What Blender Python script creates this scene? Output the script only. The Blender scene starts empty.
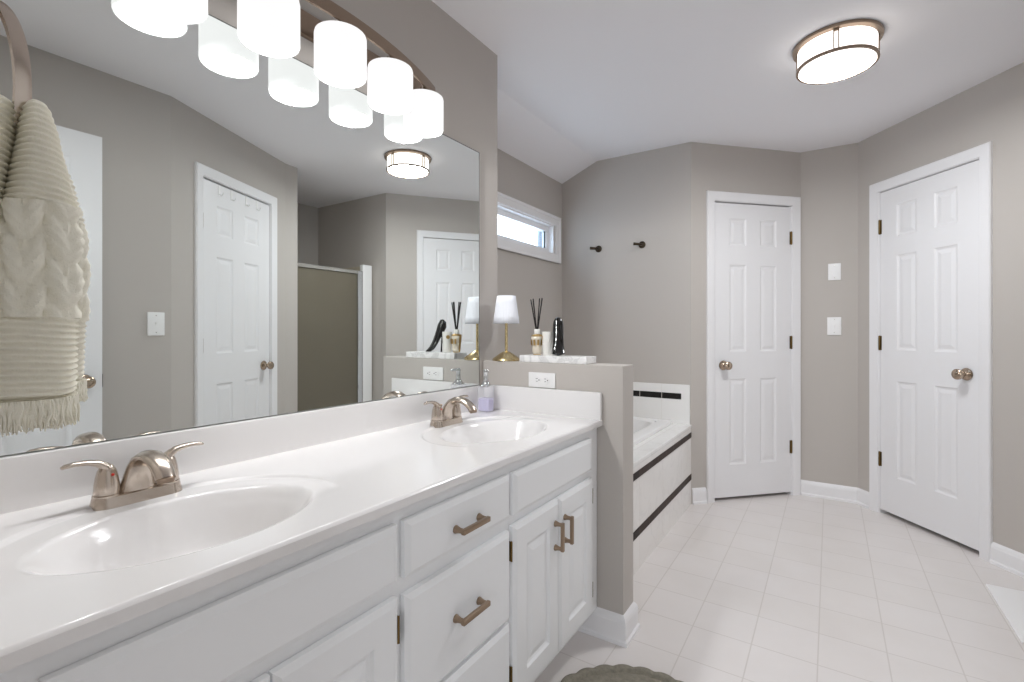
import bpy, bmesh, math, random
from mathutils import Vector, Matrix
random.seed(7)
PI = math.pi
S = bpy.context.scene
COL = S.collection

# ---------------------------------------------------------------- camera, world, lights, exposure
cam_d = bpy.data.cameras.new('camera')
cam = bpy.data.objects.new('camera', cam_d); COL.objects.link(cam)
cam_d.sensor_width = 36.0
cam_d.lens = 490.0 / 1024.0 * 36.0
cam_d.shift_y = -9.0 / 1024.0
cam_d.clip_start = 0.02
cam.location = (1.27, 0.0, 1.14)
cam.rotation_euler = (PI / 2, 0, math.atan2(829.5 - 512, 490.0))
S.camera = cam

world = bpy.data.worlds.new('overcast_sky'); S.world = world
world.use_nodes = True
wb = world.node_tree.nodes['Background']
wb.inputs[0].default_value = (0.60, 0.80, 1.0, 1); wb.inputs[1].default_value = 7.0

VANITY_GLOW = 0.93      # what the opal sides give off
VANITY_WATTS = 6.3      # each shade's lamp, through its open lower end
CEILING_GLOW = 1.5
CEILING_WATTS = 15.0
def area_light(name, loc, rot, sx, sy, power, colour):
    l = bpy.data.lights.new(name, 'AREA'); l.shape = 'RECTANGLE'; l.size = sx; l.size_y = sy
    l.energy = power; l.color = colour
    o = bpy.data.objects.new(name, l); COL.objects.link(o)
    o.location = loc; o.rotation_euler = rot
    return o
# daylight of the bedroom windows behind the doorway the camera stands in
area_light('bedroom_window_daylight', (1.25, -2.9, 1.45), (PI / 2, 0, 0), 2.6, 1.9, 56.0, (0.84, 0.92, 1.0))

S.view_settings.view_transform = 'Standard'
S.view_settings.look = 'None'
S.view_settings.gamma = 1.0
S.view_settings.exposure = 0.11
S.view_settings.use_curve_mapping = False
S.cycles.max_bounces = 12
S.cycles.diffuse_bounces = 8
S.cycles.glossy_bounces = 6
S.cycles.caustics_reflective = False
S.cycles.caustics_refractive = False

# ---------------------------------------------------------------- materials
def lin(c):
    return tuple((x / 12.92 if x <= 0.04045 else ((x + 0.055) / 1.055) ** 2.4) for x in (c[0] / 255, c[1] / 255, c[2] / 255))

def mat(name, rgb, rough=0.5, metal=0.0, bump=0.0, bscale=200.0, var=0.0, vscale=4.0, emit=0.0, ecol=None, coat=0.0, trans=0.0, ior=1.45, spec=0.5, aniso=None):
    m = bpy.data.materials.new(name); m.use_nodes = True
    nt = m.node_tree; b = nt.nodes['Principled BSDF']
    c = lin(rgb)
    b.inputs['Base Color'].default_value = (*c, 1)
    b.inputs['Roughness'].default_value = rough
    b.inputs['Metallic'].default_value = metal
    b.inputs['Coat Weight'].default_value = coat
    b.inputs['Transmission Weight'].default_value = trans
    b.inputs['IOR'].default_value = ior
    b.inputs['Specular IOR Level'].default_value = spec
    if emit:
        b.inputs['Emission Color'].default_value = (*(lin(ecol) if ecol else c), 1)
        b.inputs['Emission Strength'].default_value = emit
    tc = nt.nodes.new('ShaderNodeTexCoord')
    if var:
        n = nt.nodes.new('ShaderNodeTexNoise'); n.inputs['Scale'].default_value = vscale; n.inputs['Detail'].default_value = 4
        nt.links.new(tc.outputs['Object'], n.inputs['Vector'])
        mx = nt.nodes.new('ShaderNodeMix'); mx.data_type = 'RGBA'
        mx.inputs[6].default_value = (*[x * (1 - var) for x in c], 1)
        mx.inputs[7].default_value = (*[min(1, x * (1 + var)) for x in c], 1)
        nt.links.new(n.outputs['Fac'], mx.inputs[0]); nt.links.new(mx.outputs[2], b.inputs['Base Color'])
    if bump:
        n = nt.nodes.new('ShaderNodeTexNoise'); n.inputs['Scale'].default_value = bscale; n.inputs['Detail'].default_value = 3
        mp = nt.nodes.new('ShaderNodeMapping')
        if aniso: mp.inputs['Scale'].default_value = aniso
        nt.links.new(tc.outputs['Object'], mp.inputs['Vector']); nt.links.new(mp.outputs['Vector'], n.inputs['Vector'])
        bp = nt.nodes.new('ShaderNodeBump'); bp.inputs['Strength'].default_value = bump; bp.inputs['Distance'].default_value = 0.002
        nt.links.new(n.outputs['Fac'], bp.inputs['Height']); nt.links.new(bp.outputs['Normal'], b.inputs['Normal'])
    return m

M = {}
M['wall'] = mat('greige_wall_paint', (189, 183, 177), 0.75, bump=0.12, bscale=260, var=0.02, vscale=1.5)
M['ceiling'] = mat('flat_white_ceiling_paint', (243, 242, 245), 0.9, bump=0.15, bscale=180)
M['trim'] = mat('white_semi_gloss_trim', (236, 235, 236), 0.35, bump=0.03, bscale=60)
M['door'] = mat('white_door_paint', (233, 232, 233), 0.38, bump=0.08, bscale=90, aniso=(6, 6, 0.6))
M['cabinet'] = mat('white_cabinet_paint', (242, 243, 244), 0.35, bump=0.05, bscale=60, aniso=(1, 1, 5))
M['counter'] = mat('cultured_marble_white', (236, 234, 233), 0.16, var=0.012, vscale=3, coat=0.3)
M['mirror'] = mat('silvered_glass', (240, 244, 242), 0.0, 1.0)
M['mirror_edge'] = mat('dark_mirror_edge', (112, 114, 110), 0.5, var=0.5, vscale=30)
M['nickel'] = mat('brushed_nickel', (196, 184, 172), 0.24, 1.0, bump=0.05, bscale=150, aniso=(1, 1, 8))
M['nickel_dark'] = mat('satin_bronze_nickel', (150, 132, 116), 0.32, 1.0, bump=0.05, bscale=200)
M['bronze'] = mat('champagne_bronze', (158, 138, 118), 0.34, 1.0, bump=0.05, bscale=200)
M['knob'] = mat('satin_nickel_knob', (176, 158, 140), 0.22, 1.0, var=0.05)
M['hinge'] = mat('aged_brass_hinge', (120, 98, 62), 0.35, 1.0, var=0.15, vscale=60)
M['chrome'] = mat('polished_chrome', (214, 216, 218), 0.06, 1.0)
M['brass'] = mat('polished_brass', (214, 194, 148), 0.2, 1.0)
M['black_metal'] = mat('dark_bronze_hook', (74, 66, 56), 0.3, 1.0)
M['plastic'] = mat('white_switch_plastic', (240, 239, 238), 0.3)
M['dark'] = mat('black_slot', (30, 28, 27), 0.6)
M['black_gloss'] = mat('black_gloss_lacquer', (14, 13, 13), 0.12, coat=0.5)
M['reed'] = mat('black_reed', (24, 20, 18), 0.7, bump=0.2)
M['glow_vanity'] = mat('opal_glass_lit', (60, 60, 60), 0.4, spec=0.2, emit=VANITY_GLOW, ecol=(253, 252, 252))
M['down_vanity'] = mat('opal_glass_lower_lens', (255, 253, 251), 0.3, emit=1.5, ecol=(255, 253, 251))
M['down_ceiling'] = mat('opal_lower_lens', (255, 252, 249), 0.3, emit=1.5, ecol=(255, 252, 248))
M['glow_ceiling'] = mat('opal_drum_glass_lit', (255, 250, 244), 0.3, emit=CEILING_GLOW, ecol=(255, 249, 243))
M['lampshade'] = mat('white_pleated_fabric', (236, 238, 244), 0.8, bump=0.1)
M['white_ceramic'] = mat('white_ceramic', (240, 238, 232), 0.3)
M['cream_glass'] = mat('cream_glass', (226, 216, 198), 0.12, coat=0.4)
M['gold'] = mat('gold_foil', (196, 164, 108), 0.3, 1.0)
M['tub'] = mat('white_acrylic', (240, 239, 238), 0.38, spec=0.3)
M['soap_clear'] = mat('clear_plastic', (236, 238, 246), 0.08)
M['soap_clear'].node_tree.nodes['Principled BSDF'].inputs['Alpha'].default_value = 0.22
M['soap'] = mat('lavender_soap', (208, 202, 232), 0.2)
M['soap'].node_tree.nodes['Principled BSDF'].inputs['Alpha'].default_value = 0.85
M['red'] = mat('red_enamel', (190, 40, 30), 0.4)
M['towel'] = mat('cream_cotton_knit', (236, 232, 217), 0.95, bump=0.5, bscale=900, var=0.06, vscale=60)
M['mat_white'] = mat('white_cotton_mat', (243, 242, 242), 0.95, bump=0.6, bscale=500)
M['rug'] = mat('grey_green_tufted_cotton', (136, 131, 118), 0.98, bump=1.0, bscale=170, var=0.35, vscale=90)
M['glass'] = mat('window_glass', (240, 246, 250), 0.02)
M['glass'].node_tree.nodes['Principled BSDF'].inputs['Alpha'].default_value = 0.10
M['shower_glass'] = mat('obscure_shower_glass', (128, 121, 106), 0.35, bump=0.25, bscale=120)
M['shower_glass'].node_tree.nodes['Principled BSDF'].inputs['Alpha'].default_value = 0.62
M['shower_panel'] = mat('bone_fibreglass', (196, 186, 166), 0.3)
M['blind'] = mat('pale_blue_blind', (222, 230, 242), 0.6)
M['carpet'] = mat('beige_carpet', (196, 186, 170), 0.95, bump=0.5, bscale=300)
M['satin_alu'] = mat('satin_aluminium', (206, 204, 198), 0.25, 1.0)

def tile_mat(name, c1, c2, grout, w, h, ox, oy, axes, rough=0.22, mortar=0.0025, offset=0.0, bump=0.25, vein=0.0, coat=0.0, spec=0.5):
    m = bpy.data.materials.new(name); m.use_nodes = True
    nt = m.node_tree; b = nt.nodes['Principled BSDF']
    b.inputs['Roughness'].default_value = rough; b.inputs['Coat Weight'].default_value = coat; b.inputs['Specular IOR Level'].default_value = spec
    tc = nt.nodes.new('ShaderNodeTexCoord'); sp = nt.nodes.new('ShaderNodeSeparateXYZ'); cb = nt.nodes.new('ShaderNodeCombineXYZ')
    nt.links.new(tc.outputs['Object'], sp.inputs[0])
    nt.links.new(sp.outputs[axes[0]], cb.inputs[0]); nt.links.new(sp.outputs[axes[1]], cb.inputs[1])
    mp = nt.nodes.new('ShaderNodeMapping'); mp.inputs['Location'].default_value = (-ox, -oy, 0)
    nt.links.new(cb.outputs[0], mp.inputs['Vector'])
    br = nt.nodes.new('ShaderNodeTexBrick'); br.offset = offset; br.squash = 1.0
    br.inputs['Scale'].default_value = 1.0; br.inputs['Brick Width'].default_value = w; br.inputs['Row Height'].default_value = h
    br.inputs['Mortar Size'].default_value = mortar; br.inputs['Mortar Smooth'].default_value = 0.3; br.inputs['Bias'].default_value = 0.0
    br.inputs['Color1'].default_value = (*lin(c1), 1); br.inputs['Color2'].default_value = (*lin(c2), 1); br.inputs['Mortar'].default_value = (*lin(grout), 1)
    nt.links.new(mp.outputs['Vector'], br.inputs['Vector'])
    src = br.outputs['Color']
    n = nt.nodes.new('ShaderNodeTexNoise'); n.inputs['Scale'].default_value = 5.0; n.inputs['Detail'].default_value = 6
    n.inputs['Distortion'].default_value = 1.5 if vein else 0.2
    nt.links.new(tc.outputs['Object'], n.inputs['Vector'])
    cr = nt.nodes.new('ShaderNodeValToRGB')
    if vein:
        e = cr.color_ramp.elements; e[0].position = 0.46; e[0].color = (1, 1, 1, 1); e[1].position = 0.54; e[1].color = (1, 1, 1, 1)
        k = e.new(0.5); k.color = (1 - vein, 1 - vein, 1 - vein, 1)
    else:
        e = cr.color_ramp.elements; e[0].position = 0.3; e[0].color = (0.965, 0.96, 0.955, 1); e[1].position = 0.7; e[1].color = (1, 1, 1, 1)
    nt.links.new(n.outputs['Fac'], cr.inputs[0])
    mx = nt.nodes.new('ShaderNodeMix'); mx.data_type = 'RGBA'; mx.blend_type = 'MULTIPLY'; mx.inputs[0].default_value = 1.0
    nt.links.new(src, mx.inputs[6]); nt.links.new(cr.outputs[0], mx.inputs[7]); nt.links.new(mx.outputs[2], b.inputs['Base Color'])
    bp = nt.nodes.new('ShaderNodeBump'); bp.inputs['Strength'].default_value = bump; bp.inputs['Distance'].default_value = 0.0015; bp.invert = True
    nt.links.new(br.outputs['Fac'], bp.inputs['Height']); nt.links.new(bp.outputs['Normal'], b.inputs['Normal'])
    return m
M['floor'] = tile_mat('pale_stone_floor_tile', (229, 224, 222), (227, 222, 219), (214, 208, 204), 0.2055, 0.2095, 0.825, 1.768, (0, 1), rough=0.27)
M['apron'] = tile_mat('white_marble_apron_tile', (240, 238, 235), (236, 233, 230), (232, 228, 224), 0.40, 0.235, 0.12, 0.2, (1, 2), rough=0.2, vein=0.05)
M['deck'] = tile_mat('white_deck_tile', (240, 239, 237), (236, 235, 233), (230, 227, 224), 0.20, 0.20, 0.1, 0.0, (1, 0), rough=0.18, vein=0.04)
M['splash'] = tile_mat('white_splash_tile', (240, 239, 237), (237, 236, 233), (234, 231, 228), 0.20, 2.0, 0.09, 0.0, (0, 2), rough=0.2)
M['strip'] = tile_mat('dark_brown_mosaic_x', (52, 34, 24), (32, 22, 17), (96, 80, 66), 0.152, 2.0, 0.02, -1.0, (1, 2), rough=0.45, spec=0.15, mortar=0.0015)
M['strip_back'] = tile_mat('black_accent_tile', (22, 19, 18), (16, 14, 14), (190, 184, 178), 0.152, 2.0, 0.139, -1.0, (0, 2), rough=0.2, mortar=0.0025)
M['marble'] = tile_mat('white_marble_tray', (244, 243, 242), (243, 242, 241), (243, 242, 241), 5, 5, 0, 0, (0, 1), rough=0.25, vein=0.22)

# ---------------------------------------------------------------- mesh builder
class MB:
    def __init__(self): self.bm = bmesh.new()
    def _add(self, verts, mx):
        if mx is not None: bmesh.ops.transform(self.bm, matrix=mx, verts=verts)
        return self
    def box(self, a, b, bev=0.0, seg=2, mx=None):
        r = bmesh.ops.create_cube(self.bm, size=1.0); vs = r['verts']
        sx, sy, sz = [abs(b[i] - a[i]) for i in range(3)]
        c = [(a[i] + b[i]) / 2 for i in range(3)]
        bmesh.ops.transform(self.bm, matrix=Matrix.Translation(c) @ Matrix.Diagonal((sx, sy, sz, 1)), verts=vs)
        if bev > 0:
            es = list({e for v in vs for e in v.link_edges})
            r2 = bmesh.ops.bevel(self.bm, geom=es, offset=bev, segments=seg, profile=0.6, affect='EDGES', clamp_overlap=True)
            vs = [v for v in r2['verts']] + [v for v in vs if v.is_valid]
            vs = list(set(vs))
        return self._add(vs, mx)
    def lathe(self, prof, n=32, mx=None, close=True):
        vs = []; rings = []
        for (r, z) in prof:
            ring = [self.bm.verts.new((r * math.cos(2 * PI * k / n), r * math.sin(2 * PI * k / n), z)) for k in range(n)]
            rings.append(ring); vs += ring
        for i in range(len(rings) - 1):
            for k in range(n):
                self.bm.faces.new((rings[i][k], rings[i][(k + 1) % n], rings[i + 1][(k + 1) % n], rings[i + 1][k]))
        if close:
            self.bm.faces.new(list(reversed(rings[0]))); self.bm.faces.new(rings[-1])
        return self._add(vs, mx)
    def tube(self, pts, rad, n=12, up=None, mx=None, caps=True):
        """rad: number, list of numbers, or list of (ra, rb)"""
        pts = [Vector(p) for p in pts]; m = len(pts)
        if not isinstance(rad, (list, tuple)): rad = [rad] * m
        rings = []; vs = []
        prev = None
        for i, p in enumerate(pts):
            t = (pts[min(i + 1, m - 1)] - pts[max(i - 1, 0)]).normalized()
            if up is not None:
                a = Vector(up); a = (a - t * a.dot(t)).normalized()
            elif prev is None:
                a = t.orthogonal().normalized()
            else:
                a = (prev - t * prev.dot(t)).normalized()
            prev = a; b = t.cross(a)
            ra, rb = (rad[i] if isinstance(rad[i], (list, tuple)) else (rad[i], rad[i]))
            ring = [self.bm.verts.new(p + a * (ra * math.cos(2 * PI * k / n)) + b * (rb * math.sin(2 * PI * k / n))) for k in range(n)]
            rings.append(ring); vs += ring
        for i in range(m - 1):
            for k in range(n):
                self.bm.faces.new((rings[i][k], rings[i][(k + 1) % n], rings[i + 1][(k + 1) % n], rings[i + 1][k]))
        if caps:
            self.bm.faces.new(list(reversed(rings[0]))); self.bm.faces.new(rings[-1])
        return self._add(vs, mx)
    def prism(self, pts, z0, z1, mx=None):
        lo = [self.bm.verts.new((x, y, z0)) for x, y in pts]; hi = [self.bm.verts.new((x, y, z1)) for x, y in pts]
        n = len(pts)
        for k in range(n): self.bm.faces.new((lo[k], lo[(k + 1) % n], hi[(k + 1) % n], hi[k]))
        self.bm.faces.new(list(reversed(lo))); self.bm.faces.new(hi)
        return self._add(lo + hi, mx)
    def grid(self, fn, nu, nv, wrap=False, mx=None):
        rows = [[self.bm.verts.new(fn(i / nu, j / nv)) for i in range(nu if wrap else nu + 1)] for j in range(nv + 1)]
        n = nu
        for j in range(nv):
            for i in range(n):
                k = (i + 1) % n if wrap else i + 1
                self.bm.faces.new((rows[j][i], rows[j][k], rows[j + 1][k], rows[j + 1][i]))
        return self._add([v for r in rows for v in r], mx)
    def panel_slab(self, w, h, t, panels, rings, edge=0.0, edge_in=0.0):
        """slab in local x (0..w), z (0..h); front face at y=0 facing -y, back at y=t.
        panels: rectangles (x0,x1,z0,z1); rings: [(inset, depth)] nested from the rectangle inwards (depth > 0 goes into the slab)
        edge / edge_in: the front face's border falls back by edge over edge_in."""
        bm = self.bm
        e = edge_in
        xs = sorted({e, w - e, *[p[0] for p in panels], *[p[1] for p in panels]})
        zs = sorted({e, h - e, *[p[2] for p in panels], *[p[3] for p in panels]})
        cache = {}
        def V(x, y, z):
            k = (round(x, 5), round(y, 5), round(z, 5))
            if k not in cache: cache[k] = bm.verts.new((x, y, z))
            return cache[k]
        def quad(a, b, c, d): bm.faces.new((a, b, c, d))
        for i in range(len(xs) - 1):
            for j in range(len(zs) - 1):
                x0, x1, z0, z1 = xs[i], xs[i + 1], zs[j], zs[j + 1]
                P = next((p for p in panels if p[0] <= x0 + 1e-6 and p[1] >= x1 - 1e-6 and p[2] <= z0 + 1e-6 and p[3] >= z1 - 1e-6), None)
                if P is None:
                    quad(V(x0, 0, z0), V(x1, 0, z0), V(x1, 0, z1), V(x0, 0, z1))
        for (x0, x1, z0, z1) in panels:
            # border loop follows grid cuts so that it welds
            prev = None
            seq = [(0.0, 0.0)] + list(rings)
            for (ins, d) in seq:
                r = [V(x0 + ins, d, z0 + ins), V(x1 - ins, d, z0 + ins), V(x1 - ins, d, z1 - ins), V(x0 + ins, d, z1 - ins)]
                if prev:
                    for k in range(4): quad(prev[k], prev[(k + 1) % 4], r[(k + 1) % 4], r[k])
                prev = r
            quad(*prev)
        # border and sides
        f = [V(e, 0, e), V(w - e, 0, e), V(w - e, 0, h - e), V(e, 0, h - e)]
        o = [V(0, edge, 0), V(w, edge, 0), V(w, edge, h), V(0, edge, h)]
        b = [V(0, t, 0), V(w, t, 0), V(w, t, h), V(0, t, h)]
        def loop(k):   # all cut vertices along side k of the front rectangle, in order
            if k == 0: return [V(x, 0, e) for x in xs]
            if k == 1: return [V(w - e, 0, z) for z in zs]
            if k == 2: return [V(x, 0, h - e) for x in reversed(xs)]
            return [V(e, 0, z) for z in reversed(zs)]
        for k in range(4):
            if e > 0:
                bm.faces.new([o[k], o[(k + 1) % 4]] + list(reversed(loop(k))))
                quad(b[k], b[(k + 1) % 4], o[(k + 1) % 4], o[k])
            else:
                bm.faces.new([b[k], b[(k + 1) % 4]] + list(reversed(loop(k))))
        quad(b[3], b[2], b[1], b[0])
        return self
    def build(self, name, m, parent=None, smooth=None, world=False):
        bm = self.bm
        bmesh.ops.remove_doubles(bm, verts=bm.verts, dist=1e-6)
        bmesh.ops.recalc_face_normals(bm, faces=bm.faces)
        if world and parent is not None:
            bmesh.ops.translate(bm, verts=bm.verts, vec=-Vector(parent.location))
        me = bpy.data.meshes.new(name); bm.to_mesh(me); bm.free()
        if smooth is not None:
            for p in me.polygons: p.use_smooth = True
            try: me.set_sharp_from_angle(angle=math.radians(smooth))
            except Exception: pass
        me.materials.append(m)
        o = bpy.data.objects.new(name, me); COL.objects.link(o)
        if parent is not None: o.parent = parent
        return o

def tag(o, label, cat, group=None, kind=None):
    o['label'] = label; o['category'] = cat
    if group: o['group'] = group
    if kind: o['kind'] = kind
    return o
def thing(name, label, cat, loc=(0, 0, 0), rz=0.0, group=None, kind=None):
    o = bpy.data.objects.new(name, None); COL.objects.link(o); o.empty_display_size = 0.05
    o.location = loc; o.rotation_euler = (0, 0, rz)
    return tag(o, label, cat, group, kind)
def struct(o, label=None, cat=None):
    o['kind'] = 'structure'
    if label: o['label'] = label
    if cat: o['category'] = cat
    return o
def copy_thing(o, loc=None):
    c = o.copy(); COL.objects.link(c)
    if loc is not None: c.location = loc
    for ch in o.children:
        d = ch.copy(); COL.objects.link(d); d.parent = c
        for g in ch.children:
            h = g.copy(); COL.objects.link(h); h.parent = d
    return c
def T(*p): return Matrix.Translation(p)
def Rx(a): return Matrix.Rotation(a, 4, 'X')
def Ry(a): return Matrix.Rotation(a, 4, 'Y')
def Rz(a): return Matrix.Rotation(a, 4, 'Z')

# ---------------------------------------------------------------- room plan (metres; mirror wall is x = 0)
CZ = 2.40
A0 = Vector((0.4995, 3.372)); A1 = Vector((1.099, 3.990)); A2 = Vector((1.430, 3.990)); A3 = Vector((2.117, 3.107))
A4 = Vector((3.10, 3.107)); A5 = Vector((3.10, 2.265)); A6 = Vector((2.175, 2.265)); A7 = Vector((2.159, 2.156)); A8 = Vector((1.694, 1.207)); A9 = Vector((1.694, 0.065))
TH = 0.12
# floor and ceiling
struct(MB().box((-0.62, -0.06, -0.08), (3.3, 4.3, 0.0)).build('floor', M['floor']), 'pale stone square tile bathroom floor', 'floor')
struct(MB().box((-1.6, -3.3, -0.08), (3.3, -0.061, -0.001)).build('floor_bedroom', M['carpet']), 'beige carpet floor of the bedroom behind the doorway', 'floor')
cm = MB().box((-0.168, -0.06, CZ), (3.3, 4.3, CZ + 0.1))
cm.box((-0.62, -0.06, CZ), (-0.168, 1.80, CZ + 0.1))
k = (CZ - 2.278) / 0.289
cm.bm.verts.index_update()
def slope_fn(u, v):
    x = -0.168 - 0.45 * u
    return (x, 1.80 + 1.75 * v, CZ - k * 0.45 * u)
cm.grid(slope_fn, 1, 1)
cm.box((-0.62, 1.80, CZ), (-0.168, 3.6, CZ + 0.1))
struct(cm.build('ceiling', M['ceiling']), 'white ceiling, flat over the room and sloping down above the tub', 'ceiling')
struct(MB().box((-1.6, -3.3, CZ), (3.3, -0.061, CZ + 0.1)).build('ceiling_bedroom', M['ceiling']), 'white bedroom ceiling behind the doorway', 'ceiling')

def wall_seg(name, p, q, label, openings=(), ext0=0.0, ext1=0.0, z1=CZ):
    d = (q - p); L = d.length; d.normalize()
    root_rot = math.atan2(d.y, d.x)
    mb = MB()
    # local: x along the wall, room on the -y side, thickness on +y
    s = -ext0
    for (s0, s1, zt) in openings:
        mb.box((s, 0, 0), (s0, TH, z1)); mb.box((s0, 0, zt), (s1, TH, z1)); s = s1
    mb.box((s, 0, 0), (L + ext1, TH, z1))
    if openings: mb.box((-ext0, TH, 0), (L + ext1, TH + 0.02, z1))
    o = mb.build(name, M['wall'])
    o.location = (p.x, p.y, 0); o.rotation_euler = (0, 0, root_rot)
    return struct(o, label, 'wall')

# mirror wall: a thick block that ends at the tub alcove
struct(MB().box((-0.62, -0.06, 0), (0.0, 1.838, CZ)).build('wall_left', M['wall']), 'greige wall carrying the vanity mirror', 'wall')
struct(MB().box((-0.03, 1.726, 0), (0.637, 1.836, 1.015), 0.003).build('wall_half', M['wall']), 'greige half-height wall between the vanity and the tub', 'wall')
# alcove window wall with its opening
WY0, WY1, WZ0, WZ1 = 2.03, 3.228, 1.715, 1.93
mb = MB()
mb.box((-0.576, 1.83, 0), (-0.456, WY0, CZ)).box((-0.576, WY1, 0), (-0.456, 3.50, CZ))
mb.box((-0.576, WY0, 0), (-0.456, WY1, WZ0)).box((-0.576, WY0, WZ1), (-0.456, WY1, CZ))
struct(mb.build('wall_window', M['wall']), 'greige wall above the tub with the transom window', 'wall')
wall_seg('wall_back', Vector((-0.576, 3.372)), A0, 'greige end wall of the tub alcove with two hooks', ext1=0.0)
wall_seg('wall_closet', A0, A1, 'greige diagonal wall holding the narrow closet door', [(0.172, 0.792, 2.025)])
wall_seg('wall_corner', A1, A2, 'narrow greige wall with two white wall plates', ext0=0.02, ext1=0.05)
wall_seg('wall_right', A2, A3, 'greige diagonal wall holding the right hand door', [(0.165, 0.785, 2.025)], ext0=0.0)
wall_seg('wall_shower_far', A3, A4, 'greige wall at the far side of the shower', ext1=0.12)
wall_seg('wall_shower_rear', A4, A5, 'greige wall at the rear of the shower', ext1=0.12)
wall_seg('wall_shower_near', A5, A6, 'greige wall at the near side of the shower')
wall_seg('wall_column', A6, A7, 'narrow greige wall end beside the shower')
wall_seg('wall_diagonal', A7, A8, 'greige diagonal wall opposite the mirror', [(0.184, 0.836, 2.05)])
wall_seg('wall_opposite', A8, A9, 'greige wall opposite the mirror with a light switch', ext1=0.12)
DX0, DX1, DZ = 0.805, 1.60, 2.055
mb = MB()
mb.box((-0.02, -0.06, 0), (DX0, 0.065, CZ)).box((DX1, -0.06, 0), (1.83, 0.065, CZ)).box((DX0, -0.06, DZ), (DX1, 0.065, CZ))
mb.box((1.83, -0.06, 0), (3.3, -0.04, CZ)).box((-1.6, -0.06, 0), (-0.02, -0.04, CZ))
struct(mb.build('wall_entry', M['wall']), 'greige wall with the entry doorway, beside the vanity', 'wall')
mb = MB()
mb.box((-1.7, -3.3, 0), (-1.6, -0.04, CZ)).box((3.3, -3.3, 0), (3.4, -0.04, CZ)).box((-1.7, -3.4, 0), (3.4, -3.3, CZ))
struct(mb.build('wall_bedroom', M['wall']), 'greige bedroom walls behind the doorway', 'wall')

# swept mouldings along a floor path: room on the right of the path
def sweep(mb, path, prof, closed=False):
    path = [Vector(p) for p in path]; n = len(path); rings = []
    for i, p in enumerate(path):
        dirs = []
        if i > 0: dirs.append((path[i] - path[i - 1]).normalized())
        if i < n - 1: dirs.append((path[i + 1] - path[i]).normalized())
        ns = [Vector((d.y, -d.x)) for d in dirs]
        if len(ns) == 2:
            m = (ns[0] + ns[1]); m = m / max(1e-6, m.dot(ns[0]))
        else: m = ns[0]
        rings.append([mb.bm.verts.new((p.x + m.x * o, p.y + m.y * o, z)) for o, z in prof])
    for i in range(n - 1):
        for k in range(len(prof)):
            k2 = (k + 1) % len(prof)
            mb.bm.faces.new((rings[i][k], rings[i][k2], rings[i + 1][k2], rings[i + 1][k]))
    mb.bm.faces.new(rings[0]); mb.bm.faces.new(list(reversed(rings[-1])))
BASE = [(0, 0), (0.020, 0), (0.020, 0.014), (0.014, 0.020), (0.014, 0.078), (0.011, 0.090), (0.006, 0.098), (0, 0.104)]
def baseboard(name, path, label):
    mb = MB(); sweep(mb, path, BASE)
    return struct(mb.build(name, M['trim']), label, 'baseboard')
def along(p, q, s): return p + (q - p).normalized() * s
L1 = (A1 - A0).length; L2 = (A3 - A2).length
baseboard('baseboard_half', [(0.44, 1.726), (0.637, 1.726), (0.637, 1.836), (0.505, 1.836)][::1], 'white baseboard round the end of the half wall')
baseboard('baseboard_closet', [along(A0, A1, 0.006), along(A0, A1, 0.108)], 'short white baseboard between tub and closet door')
baseboard('baseboard_corner', [along(A0, A1, 0.851), A1, A2, along(A2, A3, 0.106)], 'white baseboard under the two wall plates')
baseboard('baseboard_right', [along(A2, A3, 0.844), A3, Vector((2.30, 3.107))], 'white baseboard right of the right hand door')
baseboard('baseboard_column', [A6, A7, along(A7, A8, 0.10)], 'white baseboard round the wall end by the shower')
baseboard('baseboard_opposite', [along(A7, A8, 0.91), A8, Vector((1.694, 0.075))], 'white baseboard opposite the vanity')

# ---------------------------------------------------------------- doors and their casings
CAS = [(0, 0), (0.058, 0), (0.058, 0.012), (0.053, 0.018), (0.040, 0.016), (0.018, 0.013), (0.008, 0.010), (0, 0.008)]
def casing(name, label, x0, x1, zt, w=0.066):
    """three mitred boards round an opening; local x along the wall, front towards -y"""
    mb = MB(); bm = mb.bm
    path = [(x0, 0, -1, 0), (x0, zt, -1, 1), (x1, zt, 1, 1), (x1, 0, 1, 0)]
    rings = []
    for (x, z, dx, dz) in path:
        rings.append([bm.verts.new((x + dx * o, -t, z + dz * o)) for o, t in CAS])
    for i in range(3):
        for k in range(len(CAS)):
            k2 = (k + 1) % len(CAS)
            bm.faces.new((rings[i][k], rings[i][k2], rings[i + 1][k2], rings[i + 1][k]))
    bm.faces.new(rings[0]); bm.faces.new(list(reversed(rings[-1])))
    # jamb lining
    mb.box((x0 - 0.001, 0.0, 0), (x0 + 0.004, 0.12, zt)).box((x1 - 0.004, 0.0, 0), (x1 + 0.001, 0.12, zt)).box((x0, 0.0, zt - 0.004), (x1, 0.12, zt + 0.001))
    return struct(mb.build(name, M['trim'], smooth=30), label, 'door casing')
def knob_mb():
    mb = MB()
    prof = [(0.001, 0.0), (0.031, 0.0), (0.033, 0.004), (0.030, 0.009), (0.018, 0.013), (0.012, 0.018), (0.0115, 0.030), (0.016, 0.036), (0.024, 0.043), (0.028, 0.052), (0.027, 0.061), (0.020, 0.068), (0.010, 0.071), (0.001, 0.0715)]
    mb.lathe(prof, 32)
    return mb
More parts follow.
